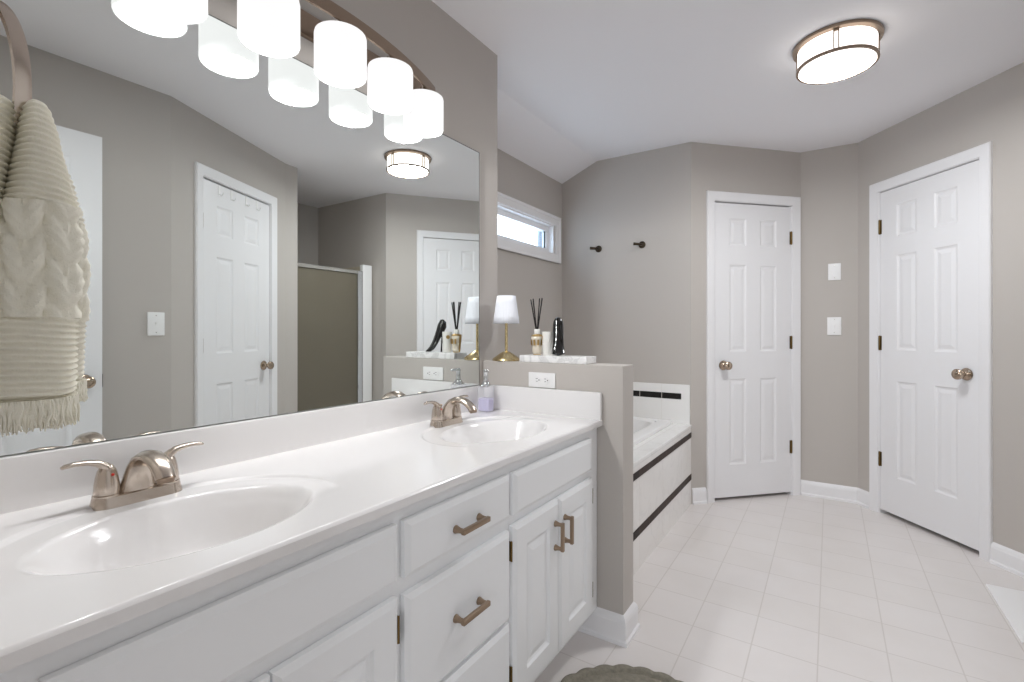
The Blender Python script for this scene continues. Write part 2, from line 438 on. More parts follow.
def six_panel_door(name, label, loc, rz, w, h, knob_left, zoff=0.0, knob_z=0.905, hinges=True, cat='door', th=0.035, stile=0.118, zs=None):
    root = thing(name, label, cat, loc, rz, kind='structure')
    pw = (w - 3 * stile + 0.01) / 2
    xa = stile; xb = w - stile - pw
    rows = zs or [(0.218, 0.80), (0.985, 1.575), (1.705, 1.89)]
    panels = [(x, x + pw, z0, z1) for x in (xa, xb) for (z0, z1) in rows]
    mb = MB().panel_slab(w, h, th, panels, [(0.008, 0.0055), (0.016, 0.0075), (0.038, 0.0025)])
    mb.build('door_panel', M['door'], root)
    kx = 0.068 if knob_left else w - 0.068
    k = knob_mb(); bmesh.ops.transform(k.bm, matrix=T(kx, 0, knob_z) @ Rx(PI / 2), verts=k.bm.verts)
    k.build('door_knob', M['knob'], root, smooth=35)
    hx = w + 0.002 if knob_left else -0.002
    if hinges:
        for hz in (1.775, 1.045, 0.315):
            hb = MB().lathe([(0.001, -0.002), (0.004, 0), (0.0055, 0.004), (0.0055, 0.030), (0.0045, 0.031), (0.0055, 0.032), (0.0055, 0.058), (0.0045, 0.059), (0.0055, 0.060), (0.0055, 0.086), (0.004, 0.090), (0.001, 0.092)], 12, T(hx, -0.005, hz - 0.045))
            hb.box((hx - 0.012, -0.0015, hz - 0.045), (hx + 0.012, 0.001, hz + 0.045))
            hb.build('hinge', M['hinge'], root, smooth=40)
    lx = -0.0025 if knob_left else w + 0.0005
    MB().box((lx, -0.001, knob_z - 0.03), (lx + 0.002, 0.03, knob_z + 0.03)).build('latch_plate', M['black_metal'], root)
    return root
a1 = math.atan2((A1 - A0).y, (A1 - A0).x); a2 = math.atan2((A3 - A2).y, (A3 - A2).x)
def at(p, q, s, off=0.0, z=0.0):
    d = (q - p).normalized(); n = Vector((d.y, -d.x)); r = p + d * s + n * off
    return (r.x, r.y, z)
d = six_panel_door('door_1', 'narrow white six panel closet door, knob on its left', at(A0, A1, 0.178, -0.006, 0.022), a1, 0.608, 1.990, True, knob_z=0.893)
t = casing('trim_1', 'white casing round the narrow closet door', 0.172, 0.792, 2.025); t.location = (A0.x, A0.y, 0); t.rotation_euler = (0, 0, a1)
d = six_panel_door('door_2', 'white six panel door at the right with its knob on the right', at(A2, A3, 0.171, -0.006, 0.026), a2, 0.608, 1.990, False, knob_z=0.894, zs=[(0.225, 0.815), (1.005, 1.582), (1.695, 1.89)])
t = casing('trim_2', 'white casing round the right hand door', 0.165, 0.785, 2.025); t.location = (A2.x, A2.y, 0); t.rotation_euler = (0, 0, a2)
a3 = math.atan2((A8 - A7).y, (A8 - A7).x); L3 = (A8 - A7).length
d = six_panel_door('door_3', 'white six panel door seen in the mirror with over-door hooks', at(A7, A8, 0.190, -0.006, 0.015), a3, 0.640, 2.02, True, knob_z=0.893, zs=[(0.22, 0.81), (0.995, 1.58), (1.71, 1.89)])
for hx in (0.14, 0.25, 0.39, 0.50):     # small over-door hooks along the top edge
    hb = MB().box((hx - 0.008, -0.003, 1.955), (hx + 0.008, 0.0, 2.0195)).tube([(hx, -0.003, 1.963), (hx, -0.018, 1.952), (hx, -0.026, 1.960), (hx, -0.028, 1.972)], 0.003, 8)
    hb.build('over_door_hook', M['plastic'], d, smooth=40)
t = casing('trim_3', 'white casing of the door seen in the mirror', 0.184, 0.836, 2.05); t.location = (A7.x, A7.y, 0); t.rotation_euler = (0, 0, a3)
# entry door swung open against the opposite wall (seen in the mirror); local x runs towards +y... front faces -x
d = six_panel_door('door_4', 'open white entry door swung back beside the towel, seen in the mirror', (1.58, 0.876, 0.015), -PI / 2, 0.76, 2.03, True, knob_z=0.90, stile=0.11, zs=[(0.22, 0.80), (0.985, 1.59), (1.72, 1.91)])
mb = MB()
mb.box((DX0 - 0.064, 0.065, 0), (DX0, 0.081, DZ + 0.064), 0.003).box((DX1, 0.065, 0), (DX1 + 0.064, 0.081, DZ + 0.064), 0.003).box((DX0 - 0.064, 0.065, DZ), (DX1 + 0.064, 0.081, DZ + 0.064), 0.003)
mb.box((DX0, -0.06, 0), (DX0 + 0.004, 0.066, DZ)).box((DX1 - 0.004, -0.06, 0), (DX1, 0.066, DZ)).box((DX0, -0.06, DZ - 0.004), (DX1, 0.066, DZ))
struct(mb.build('trim_4', M['trim']), 'white casing of the entry doorway', 'door casing')

# ---------------------------------------------------------------- transom window
win = thing('window_1', 'small white framed transom window above the tub', 'window', (-0.456, (WY0 + WY1) / 2, WZ0), kind='structure')
mb = MB()
def frame4(mb, x0, x1, y0, y1, z0, z1, w, bev=0.003):
    mb.box((x0, y0, z0), (x1, y1, z0 + w), bev).box((x0, y0, z1 - w), (x1, y1, z1), bev).box((x0, y0, z0 + w), (x1, y0 + w, z1 - w), bev).box((x0, y1 - w, z0 + w), (x1, y1, z1 - w), bev)
frame4(mb, -0.456, -0.440, WY0 - 0.09, 3.318, 1.656, 2.002, 0.066)
frame4(mb, -0.456, -0.434, WY0 - 0.09, 3.318, 1.656, 2.002, 0.018, 0.004)
mb.build('window_frame', M['trim'], win, world=True)
mb = MB(); frame4(mb, -0.53, -0.49, WY0 - 0.01, WY1 + 0.01, 1.705, 1.94, 0.055, 0.006)
frame4(mb, -0.56, -0.452, WY0 - 0.012, WY1 + 0.012, 1.703, 1.942, 0.018, 0.002)
mb.build('window_sash', M['trim'], win, world=True)
MB().box((-0.513, WY0 + 0.03, 1.74), (-0.508, WY1 - 0.03, 1.90)).build('pane', M['glass'], win, world=True)
MB().box((-0.547, 3.150, 1.716), (-0.543, 3.227, 1.929)).build('blind_edge', M['blind'], win, world=True)
MB().box((-0.507, 3.174, 1.755), (-0.500, 3.182, 1.89)).build('spacer_bar', M['dark'], win, world=True)

# ---------------------------------------------------------------- vanity
van = thing('vanity_cabinet', 'long white double vanity cabinet standing along the mirror wall', 'cabinet', (0.27, 0.90, 0.0))
VY0, VY1 = 0.067, 1.722
FX = 0.535
mb = MB()
mb.box((0.002, VY0, 0.102), (0.50, VY1, 0.60)).box((0.49, VY0, 0.102), (FX, VY1, 0.789), 0.0015)
mb.box((0.002, VY0, 0.55), (0.50, VY0 + 0.018, 0.789)).box((0.002, VY1 - 0.018, 0.55), (0.50, VY1, 0.789))
mb.build('cabinet_body', M['cabinet'], van, world=True)
MB().box((0.01, VY0, 0.0), (0.46, VY1, 0.103)).build('toe_kick', M['cabinet'], van, world=True)
def front_piece(name, y0, y1, z0, z1, panels=None, rings=None, parent=van):
    w = y1 - y0; h = z1 - z0; th = 0.019
    mb = MB().panel_slab(w, h, th, panels or [], rings or [], edge=0.007, edge_in=0.012)
    # local x -> +y (from y0), front (-y local) -> +x
    bmesh.ops.transform(mb.bm, matrix=T(FX + 0.001 + th, y0, z0) @ Rz(PI / 2), verts=mb.bm.verts)
    return mb.build(name, M['cabinet'], parent, world=True)
def bar_pull(parent, c, length, vertical, tilt=0.0):
    mb = MB(); h = length / 2
    for s in (-1, 1):
        mb.lathe([(0.0095, 0), (0.0095, 0.002), (0.0072, 0.008), (0.006, 0.014), (0.006, 0.026)], 16, T(0, s * (h - 0.007), 0) @ Ry(PI / 2))
    mb.box((0.021, -h, -0.006), (0.031, h, 0.006), 0.002)
    mx = T(*c) @ (Rx(PI / 2) if vertical else Matrix.Identity(4))
    bmesh.ops.transform(mb.bm, matrix=mx, verts=mb.bm.verts)
    o = mb.build('pull_handle', M['bronze'], None, smooth=40)
    for v in o.data.vertices: v.co -= van.location
    o.parent = parent
    return o
PX = FX + 0.020
DR = [(0.640, 0.757), (0.369, 0.606), (0.125, 0.358)]
for i, (z0, z1) in enumerate(DR):
    dr = front_piece('drawer', 0.714, 1.100, z0, z1)
    bar_pull(dr, (PX, 0.911, (z0 + z1) / 2 - (0.008 if i == 0 else 0.0)), 0.102, False)
for (y0, y1) in ((0.170, 0.694), (1.120, 1.640)):
    front_piece('false_drawer_front', y0, y1, 0.640, 0.757)
RP = [(0.005, 0.006), (0.012, 0.008), (0.034, 0.001)]
for (y0, y1, hy, hingey) in ((0.170, 0.430, 0.399, 0.166), (0.434, 0.694, 0.464, 0.698), (1.117, 1.380, 1.350, 1.113), (1.384, 1.648, 1.415, 1.652)):
    w = y1 - y0
    dd = front_piece('cabinet_door', y0, y1, 0.125, 0.612, [(0.064, w - 0.064, 0.066, 0.487 - 0.066)], RP)
    bar_pull(dd, (PX, hy, 0.508), 0.088, True)
    for hz in (0.545, 0.205):
        hb = MB().box((FX, hingey - 0.0025, hz - 0.026), (FX + 0.010, hingey + 0.003, hz + 0.026), 0.001)
        hb.lathe([(0.001, -0.001), (0.003, 0), (0.003, 0.054), (0.001, 0.055)], 10, T(FX + 0.012, hingey, hz - 0.027))
        o = hb.build('hinge', M['hinge'], None, smooth=40)
        for v in o.data.vertices: v.co -= van.location
        o.parent = dd

# countertop with two integral oval basins
ct = thing('countertop', 'white cultured marble vanity top with two integral oval sinks', 'countertop', (0.28, 0.90, 0.789))
CX0, CX1, CY0, CY1, CT = 0.001, 0.556, 0.066, 1.725, 0.812
SINKS = [(0.325, 0.420), (0.325, 1.360)]
SA, SB, SD = 0.144, 0.201, 0.125
def sstep(a, b, x):
    t = min(1, max(0, (x - a) / (b - a))); return t * t * (3 - 2 * t)
def ctop(x, y):
    z = CT
    for sx, sy in SINKS:
        e = math.hypot((x - sx) / SA, (y - sy) / SB)
        eo = math.hypot((x - sx) / 0.222, (y - sy) / 0.278)
        z -= 0.0055 * (1 - sstep(0.965, 1.0, eo)) * (1 - sstep(sx - 0.06, sx + 0.10, x))
        if e < 1.10:
            t = max(0.0, 1.10 - e)
            # rounded lip, steep side, dished floor
            prof = sstep(0.0, 0.13, t) * 0.016 + sstep(0.06, 0.42, t) * 0.080 + sstep(0.3, 1.1, t) * 0.030
            z -= prof
    return z
NX, NY = 150, 440
gv = []
bm = bmesh.new()
for j in range(NY + 1):
    for i in range(NX + 1):
        x = CX0 + (CX1 - CX0) * i / NX; y = CY0 + (CY1 - CY0) * j / NY
        z = ctop(x, y)
        # rounded front edge
        fr = CX1 - x
        if fr < 0.006: z -= 0.006 - math.sqrt(max(0, 0.006 ** 2 - (0.006 - fr) ** 2))
        gv.append((x, y, z))
def grid_mesh(sel, name):
    mb = MB(); idx = {}
    def g(i, j):
        k = j * (NX + 1) + i
        if k not in idx: idx[k] = mb.bm.verts.new(gv[k])
        return idx[k]
    for j in range(NY):
        for i in range(NX):
            x = CX0 + (CX1 - CX0) * (i + .5) / NX; y = CY0 + (CY1 - CY0) * (j + .5) / NY
            s = 0
            for n, (sx, sy) in enumerate(SINKS):
                if math.hypot((x - sx) / SA, (y - sy) / SB) < 1.12: s = n + 1
            if s == sel: mb.bm.faces.new((g(i, j), g(i + 1, j), g(i + 1, j + 1), g(i, j + 1)))
    return mb
mb = grid_mesh(0, 'top')
b2 = MB()
# edges and underside rim
mb.box((CX1 - 0.010, CY0, 0.7895), (CX1, CY1, CT - 0.0055), 0.0)
mb.box((CX0, CY0, 0.7895), (0.03, CY1, CT - 0.008)); mb.box((CX0, CY0, 0.7895), (CX1, CY0 + 0.01, CT - 0.008)); mb.box((CX0, CY1 - 0.01, 0.7895), (CX1 - 0.001, CY1, CT - 0.004))
slab = mb.build('slab', M['counter'], ct, smooth=50, world=True)
for n in (1, 2):
    bb = grid_mesh(n, 'basin').build('basin', M['counter'], ct, smooth=60, world=True)
    sx, sy = SINKS[n - 1]
    dz = ctop(sx, sy)
    o = MB().lathe([(0.022, 0.0), (0.0215, 0.002), (0.017, 0.003), (0.016, 0.001), (0.010, 0.0015), (0.009, 0.004), (0.001, 0.005)], 24, T(sx, sy, dz + 0.0005)).build('drain', M['nickel'], None, smooth=40)
    for v in o.data.vertices: v.co -= ct.location
    o.parent = bb
    oy = MB().lathe([(0.001, 0.0), (0.006, 0.0), (0.0055, 0.0012), (0.001, 0.0012)], 14, T(sx + 0.118, sy + 0.01, ctop(sx + 0.118, sy + 0.01) + 0.0004) @ Ry(-0.75)).build('overflow_hole', M['dark'], None)
    for v in oy.data.vertices: v.co -= ct.location
    oy.parent = bb
MB().box((0.001, CY0, CT - 0.003), (0.021, CY1, 0.912), 0.004).build('backsplash', M['counter'], ct, smooth=40, world=True)
MB().box((0.0215, CY1 - 0.020, CT - 0.003), (0.556, CY1, 0.914), 0.004).build('side_splash', M['counter'], ct, smooth=40, world=True)

# mirror
mir = thing('wall_mirror', 'large frameless wall mirror above the vanity', 'mirror', (0.003, 0.88, 0.9135))
MB().box((0.001, 0.068, 0.9135), (0.006, 1.692, 1.911)).build('mirror_glass', M['mirror'], mir, world=True)
mb = MB()
mb.box((0.001, 0.068, 0.9128), (0.0067, 1.692, 0.9148)).box((0.001, 1.6905, 0.9128), (0.0067, 1.693, 1.9115)).box((0.001, 0.068, 1.9095), (0.0067, 1.692, 1.9118))
mb.build('mirror_edge', M['mirror_edge'], mir, world=True)

# faucets
def make_faucet(loc, label):
    root = thing('faucet', label, 'faucet', loc, group='centerset faucets')
    # base plate: stadium with sloping sides
    mb = MB()
    def stadium(hy, r, z, n=14):
        pts = []
        for k in range(n + 1):
            a = -PI / 2 + PI * k / n; pts.append((r * math.sin(a + PI / 2) * 0 + r * math.cos(PI * k / n), hy + r * math.sin(PI * k / n), z))
        for k in range(n + 1):
            pts.append((-r * math.cos(PI * k / n), -hy - r * math.sin(PI * k / n), z))
        return pts
    rows = [stadium(0.051, 0.027, 0.0), stadium(0.051, 0.0265, 0.003), stadium(0.051, 0.024, 0.014), stadium(0.051, 0.0225, 0.020), stadium(0.051, 0.018, 0.0215)]
    rv = [[mb.bm.verts.new(p) for p in r] for r in rows]
    n = len(rv[0])
    for i in range(len(rv) - 1):
        for k in range(n): mb.bm.faces.new((rv[i][k], rv[i][(k + 1) % n], rv[i + 1][(k + 1) % n], rv[i + 1][k]))
    mb.bm.faces.new(list(reversed(rv[0]))); mb.bm.faces.new(rv[-1])
    mb.build('base_plate', M['nickel'], root, smooth=40)
    # spout: broad body rising then arching over the bowl
    path = [(-0.001, 0, 0.014), (-0.001, 0, 0.030), (0.003, 0, 0.050), (0.011, 0, 0.068), (0.024, 0, 0.083), (0.042, 0, 0.0915), (0.062, 0, 0.0935), (0.083, 0, 0.089), (0.102, 0, 0.0795), (0.115, 0, 0.068), (0.120, 0, 0.059)]
    rad = [(0.036, 0.020), (0.031, 0.018), (0.026, 0.0155), (0.0235, 0.0135), (0.0215, 0.0118), (0.0205, 0.0108), (0.0198, 0.0104), (0.0192, 0.0105), (0.0184, 0.0112), (0.0176, 0.012), (0.0172, 0.0124)]
    sp = MB().tube(path, rad, 28, up=(0, 1, 0)).build('spout', M['nickel'], root, smooth=60)
    MB().tube([(0.1203, 0, 0.0595), (0.1212, 0, 0.0575), (0.1216, 0, 0.0565), (0.1225, 0, 0.052)], [(0.0175, 0.0128), (0.0178, 0.0131), (0.0145, 0.0108), (0.0143, 0.0106)], 24, up=(0, 1, 0)).build('spout_tip', M['nickel_dark'], sp, smooth=40)
    MB().tube([(-0.026, 0, 0.015), (-0.027, 0, 0.064)], 0.0022, 10).lathe([(0.001, 0), (0.004, 0.001), (0.005, 0.005), (0.004, 0.009), (0.001, 0.010)], 14, T(-0.027, 0, 0.062)).build('lift_rod', M['nickel'], root, smooth=40)
    for s in (-1, 1):
        hd = MB().lathe([(0.0225, 0.020), (0.0225, 0.023), (0.0203, 0.024), (0.0212, 0.026), (0.0198, 0.042), (0.0178, 0.056), (0.0150, 0.068), (0.0105, 0.077), (0.004, 0.081), (0.001, 0.0812)], 28, T(0, s * 0.051, 0)).build('handle', M['nickel'], root, smooth=45)
        p = [(0.0, s * 0.045, 0.060), (0.0, s * 0.054, 0.077), (0.0, s * 0.066, 0.0855), (0.001, s * 0.082, 0.0895), (0.002, s * 0.099, 0.0910), (0.003, s * 0.113, 0.0895), (0.003, s * 0.119, 0.0875)]
        MB().tube(p, [(0.0135, 0.0095), (0.0125, 0.0085), (0.0105, 0.0066), (0.0090, 0.0052), (0.0085, 0.0045), (0.0082, 0.0042), (0.0045, 0.0025)], 18, up=(1, 0, 0)).build('lever', M['nickel'], hd, smooth=60)
        if s < 0:
            MB().lathe([(0.001, 0), (0.0028, 0.0002), (0.0022, 0.0012), (0.001, 0.0014)], 12, T(0.0172, s * 0.047, 0.062) @ Ry(PI / 2 - 0.25)).build('hot_mark', M['red'], hd)
    return root
FZ = CT - 0.0057
make_faucet((0.107, 0.417, FZ), 'brushed nickel two handle faucet at the nearer sink')
make_faucet((0.107, 1.360, FZ), 'brushed nickel two handle faucet at the farther sink by the soap bottle')

# ---------------------------------------------------------------- vanity light
def bulb_light(name, loc, rad, power, colour):
    l = bpy.data.lights.new(name, 'POINT'); l.shadow_soft_size = rad; l.energy = power; l.color = colour
    o = bpy.data.objects.new(name, l); COL.objects.link(o); o.location = loc
    return o
def lamp_light(name, loc, dia, power, colour):
    l = bpy.data.lights.new(name, 'AREA'); l.shape = 'DISK'; l.size = dia; l.energy = power; l.color = colour
    o = bpy.data.objects.new(name, l); COL.objects.link(o); o.location = loc
    return o
vl = thing('vanity_light', 'brushed nickel bath light bar with five lit drum shades above the mirror', 'light fixture', (0.0, 0.895, 1.975))
mb = MB().box((0.001, 0.45, 1.985), (0.018, 1.34, 2.055), 0.004)
mb.build('backplate', M['nickel_dark'], vl, smooth=40, world=True)
# bowed bar from wall to wall end
mb = MB(); bm = mb.bm
n = 48; rings = []
for i in range(n + 1):
    y = -0.465 + 0.93 * i / n
    x = 0.128 - 0.38 * y * y
    rings.append([bm.verts.new((x + dx, 0.895 + y, z)) for dx, z in ((0, 2.004), (0.007, 2.004), (0.007, 2.040), (0, 2.040))])
for i in range(n):
    for k in range(4): bm.faces.new((rings[i][k], rings[i][(k + 1) % 4], rings[i + 1][(k + 1) % 4], rings[i + 1][k]))
bm.faces.new(rings[0]); bm.faces.new(list(reversed(rings[-1])))
for yy in (0.66, 1.13):   # arms back to the plate
    mb.box((0.015, yy - 0.012, 2.012), (0.108, yy + 0.012, 2.032), 0.003)
mb.build('bowed_bar', M['nickel_dark'], vl, smooth=30, world=True)
for sy in (0.495, 0.695, 0.895, 1.095, 1.295):
    dy = sy - 0.895; sx = 0.122 - 0.38 * dy * dy - 0.006
    h = MB().lathe([(0.020, 1.974), (0.022, 1.978), (0.022, 1.992), (0.014, 1.998), (0.012, 2.010)], 20, T(sx, sy, 0)).build('socket', M['nickel'], None, smooth=40)
    for v in h.data.vertices: v.co -= vl.location
    h.parent = vl
    sh = MB().lathe([(0.0665, 1.862), (0.069, 1.859), (0.0705, 1.864), (0.0705, 1.966), (0.069, 1.973), (0.062, 1.9765), (0.001, 1.9765)], 48, T(sx, sy, 0), close=False).build('glass_shade', M['glow_vanity'], None, smooth=40)
    for v in sh.data.vertices: v.co -= vl.location
    sh.parent = vl
    ln = MB().lathe([(0.001, 1.8585), (0.066, 1.8585), (0.066, 1.8605), (0.001, 1.8605)], 40, T(sx, sy, 0)).build('lower_lens', M['down_vanity'], None, smooth=40)
    for v in ln.data.vertices: v.co -= vl.location
    ln.parent = sh
    bulb_light('vanity_bulb', (sx, sy, 1.846), 0.012, VANITY_WATTS, (0.97, 0.985, 1.0))

# ceiling drum light
cl = thing('ceiling_light', 'round flush ceiling light with a lit white drum and nickel rings', 'light fixture', (1.295, 2.560, 2.292))
def ring_prof(r, z0, z1, t): return [(r - t, z0), (r, z0), (r, z1), (r - t, z1), (r - t, z0)]
dd = MB().lathe([(0.144, 0.0125), (0.146, 0.013), (0.147, 0.094), (0.001, 0.095)], 64, close=False).build('drum_diffuser', M['glow_ceiling'], cl, smooth=40)
MB().lathe([(0.001, 0.009), (0.10, 0.0095), (0.144, 0.0115), (0.144, 0.0135), (0.001, 0.0135)], 64).build('lower_lens', M['down_ceiling'], dd, smooth=40)
lamp_light('ceiling_lamp', (1.295, 2.560, 2.292 + 0.0085), 0.28, CEILING_WATTS, (0.96, 0.98, 1.0))
MB().lathe([(0.130, 0.1075), (0.166, 0.1075), (0.168, 0.103), (0.166, 0.094), (0.150, 0.091), (0.130, 0.091)], 64).build('canopy_ring', M['nickel_dark'], cl, smooth=40)
MB().lathe(ring_prof(0.153, 0.003, 0.013, 0.010), 64, close=False).build('lower_ring', M['nickel_dark'], cl, smooth=40)
for k in range(4):
    a = math.radians(-90.6 + 90 * k)
    mb = MB()
    for s in (-0.0085, 0.0085):
        mb.box((0.1475, s - 0.0022, 0.010), (0.1515, s + 0.0022, 0.093), mx=Rz(a))
    mb.box((0.147, -0.0107, 0.084), (0.152, 0.0107, 0.093), mx=Rz(a))
    mb.build('strap', M['nickel_dark'], cl)

# ---------------------------------------------------------------- wall plates, outlet, hooks
def plate(name, label, loc, rz, w, h, kind, cat):
    """front faces local -y"""
    r = thing(name, label, cat, loc, rz)
    MB().box((-w / 2, -0.006, -h / 2), (w / 2, 0, h / 2), 0.0025).build('cover_plate', M['plastic'], r, smooth=30)
    if kind == 'toggle':
        MB().box((-0.005, -0.0075, -0.012), (0.005, -0.0055, 0.012), 0.001).box((-0.0035, -0.016, -0.002), (0.0035, -0.006, 0.008), 0.001).build('toggle', M['plastic'], r)
    elif kind == 'rocker':
        MB().box((-0.016, -0.0085, -0.033), (0.016, -0.0055, 0.033), 0.001).build('rocker', M['plastic'], r)
    for s in (-1, 1):
        if kind == 'outlet': continue
        MB().lathe([(0.001, 0), (0.003, 0), (0.0025, 0.001), (0.001, 0.0012)], 10, T(0, -0.0058, s * h * 0.36) @ Rx(PI / 2)).build('screw', M['satin_alu'], r)
    return r
plate('wall_plate', 'upper white wall plate between the two doors', (1.298, 3.989, 1.549), 0, 0.072, 0.113, 'rocker', 'switch')
plate('light_switch', 'lower white toggle switch between the two doors', (1.297, 3.989, 1.180), 0, 0.080, 0.122, 'toggle', 'switch')
plate('light_switch', 'white toggle switch on the wall opposite, seen in the mirror beside the open door', (1.693, 1.135, 1.182), -PI / 2, 0.078, 0.122, 'toggle', 'switch')
ol = plate('power_outlet', 'white sideways double power outlet on the half wall above the side splash', (0.2975, 1.7255, 0.9465), 0, 0.123, 0.0600, 'outlet', 'outlet')
for s in (-1, 1):
    rc = MB().lathe([(0.001, 0), (0.0165, 0), (0.0165, 0.0015), (0.0155, 0.0025), (0.001, 0.0025)], 28, T(s * 0.0195, -0.0058, 0) @ Rx(PI / 2)).build('receptacle', M['plastic'], ol, smooth=40)
    mb = MB()
    mb.box((s * 0.0195 - 0.006, -0.0088, 0.0045), (s * 0.0195 + 0.003, -0.0080, 0.0062)).box((s * 0.0195 - 0.005, -0.0088, -0.0062), (s * 0.0195 + 0.003, -0.0080, -0.0045))
    mb.lathe([(0.001, 0), (0.0024, 0), (0.0024, 0.0008), (0.001, 0.0008)], 12, T(s * 0.0195 + 0.009, -0.0080, 0) @ Rx(PI / 2))
    mb.build('slots', M['dark'], rc)
for hx, lab in ((-0.155, 'left dark metal wall hook above the tub, nearer the window'), (0.170, 'right dark metal wall hook above the tub, nearer the closet door')):
    r = thing('wall_hook', lab, 'hook', (hx, 3.3715, 1.750), group='wall hooks above the tub')
    MB().lathe([(0.001, 0), (0.025, 0), (0.025, 0.004), (0.020, 0.009), (0.011, 0.012), (0.011, 0.014)], 28, Rx(PI / 2)).build('rosette', M['black_metal'], r, smooth=40)
    MB().tube([(0, -0.010, 0), (-0.002, -0.03, -0.001), (-0.012, -0.05, -0.001), (-0.030, -0.062, 0.0), (-0.040, -0.064, 0.001)], [0.009, 0.008, 0.0085, 0.010, 0.011], 16).build('arm', M['black_metal'], r, smooth=50)

# ---------------------------------------------------------------- bath tub
tub = thing('bathtub', 'white tiled built-in bathtub in the alcove behind the half wall', 'bathtub', (0.02, 2.60, 0.0))
TX, TY0, TY1, DK = 0.500, 1.838, 3.370, 0.527
MB().box((TX - 0.03, TY0, 0), (TX, TY1, DK - 0.018)).build('apron', M['apron'], tub, world=True)
for z0, z1 in ((0.442, 0.476), (0.163, 0.201)):
    MB().box((TX - 0.002, TY0, z0), (TX + 0.003, TY1, z1), 0.001).build('mosaic_strip', M['strip'], tub, world=True)
# deck as a frame round the tub opening
mb = MB()
BX0, BX1, BY0, BY1 = -0.40, 0.390, 1.93, 3.315
mb.box((BX1 - 0.03, TY0, DK - 0.022), (TX + 0.004, TY1, DK), 0.005).box((-0.454, TY0, DK - 0.022), (BX0 + 0.03, TY1, DK), 0.002)
mb.box((BX0 + 0.028, TY0, DK - 0.022), (BX1 - 0.028, BY0 + 0.03, DK - 0.0003)).box((BX0 + 0.028, BY1 - 0.03, DK - 0.022), (BX1 - 0.028, TY1, DK - 0.0003))
mb.build('deck', M['deck'], tub, world=True)
mb = MB()
RW = 0.075
mb.box((BX0 + 0.03, BY0 + 0.0006, DK - 0.0014), (BX1 - 0.03, BY0 + RW, DK + 0.0254), 0.008, 3).box((BX0 + 0.03, BY1 - RW, DK - 0.0014), (BX1 - 0.03, BY1 - 0.0006, DK + 0.0254), 0.008, 3)
mb.box((BX0, BY0, DK - 0.001), (BX0 + RW, BY1, DK + 0.026), 0.008, 3).box((BX1 - RW, BY0, DK - 0.001), (BX1, BY1, DK + 0.026), 0.008, 3)
mb.build('tub_rim', M['tub'], tub, smooth=35, world=True)
def tubfn(u, v):
    a = 2 * PI * u
    cx, cy = (BX0 + BX1) / 2, (BY0 + BY1) / 2
    hx, hy = (BX1 - BX0) / 2 - RW + 0.01, (BY1 - BY0) / 2 - RW + 0.01
    rows = [(1.04, DK + 0.022), (1.0, DK + 0.0255), (0.975, DK + 0.020), (0.965, DK), (0.94, DK - 0.10), (0.88, DK - 0.25), (0.78, DK - 0.36), (0.62, DK - 0.40), (0.25, DK - 0.405), (0.02, DK - 0.407)]
    f = v * (len(rows) - 1); i = min(int(f), len(rows) - 2); t = f - i
    s = rows[i][0] * (1 - t) + rows[i + 1][0] * t; z = rows[i][1] * (1 - t) + rows[i + 1][1] * t
    p = 7
    c, sn = math.cos(a), math.sin(a)
    r = (abs(c) ** p + abs(sn) ** p) ** (-1 / p)
    return (cx + hx * s * c * r, cy + hy * s * sn * r, z)
MB().grid(tubfn, 96, 36, wrap=True).build('tub_shell', M['tub'], tub, smooth=50, world=True)
MB().box((-0.454, 3.356, DK), (0.494, 3.3715, 0.788), 0.002).box((-0.455, TY0, DK), (-0.441, 3.356, 0.788), 0.002).build('tile_splash', M['splash'], tub, world=True)
MB().box((-0.44, 3.354, 0.690), (0.440, 3.357, 0.730), 0.001).build('accent_strip', M['strip_back'], tub, world=True)

# ---------------------------------------------------------------- shower (seen in the mirror)
sw = thing('shower_stall', 'shower stall with obscure glass front and bright metal frame, seen in the mirror', 'shower', (2.68, 2.69, 0.0))
SX = 2.290
mb = MB()
mb.box((SX + 0.03, 3.085, 0.06), (3.095, 3.105, 1.755), 0.004).box((3.075, 2.27, 0.06), (3.098, 3.105, 1.755), 0.004).box((SX + 0.03, 2.268, 0.06), (3.095, 2.290, 1.755), 0.004)
mb.build('surround_panel', M['shower_panel'], sw, world=True)
MB().box((SX - 0.03, 2.268, 0), (3.095, 3.104, 0.06), 0.006).box((SX - 0.03, 2.268, 0.05), (SX + 0.05, 3.104, 0.12), 0.01).build('shower_pan', M['tub'], sw, world=True)
MB().box((SX + 0.002, 2.275, 0.13), (SX + 0.008, 2.925, 1.665)).build('glass_panel', M['shower_glass'], sw, world=True)
MB().box((SX - 0.012, 2.268, 1.660), (SX + 0.024, 2.94, 1.690), 0.004).build('top_rail', M['satin_alu'], sw, world=True)
MB().box((SX - 0.012, 2.268, 0.12), (SX + 0.024, 2.94, 0.145), 0.004).build('bottom_rail', M['satin_alu'], sw, world=True)
MB().box((SX - 0.012, 2.925, 0.12), (SX + 0.026, 2.985, 1.69), 0.006).build('chrome_jamb', M['chrome'], sw, world=True)
MB().box((SX - 0.014, 2.980, 0.12), (SX + 0.030, 3.085, 1.750), 0.008).build('white_post', M['tub'], sw, world=True)
MB().box((SX - 0.012, 2.268, 0.12), (SX + 0.024, 2.29, 1.69), 0.004).build('wall_jamb', M['satin_alu'], sw, world=True)

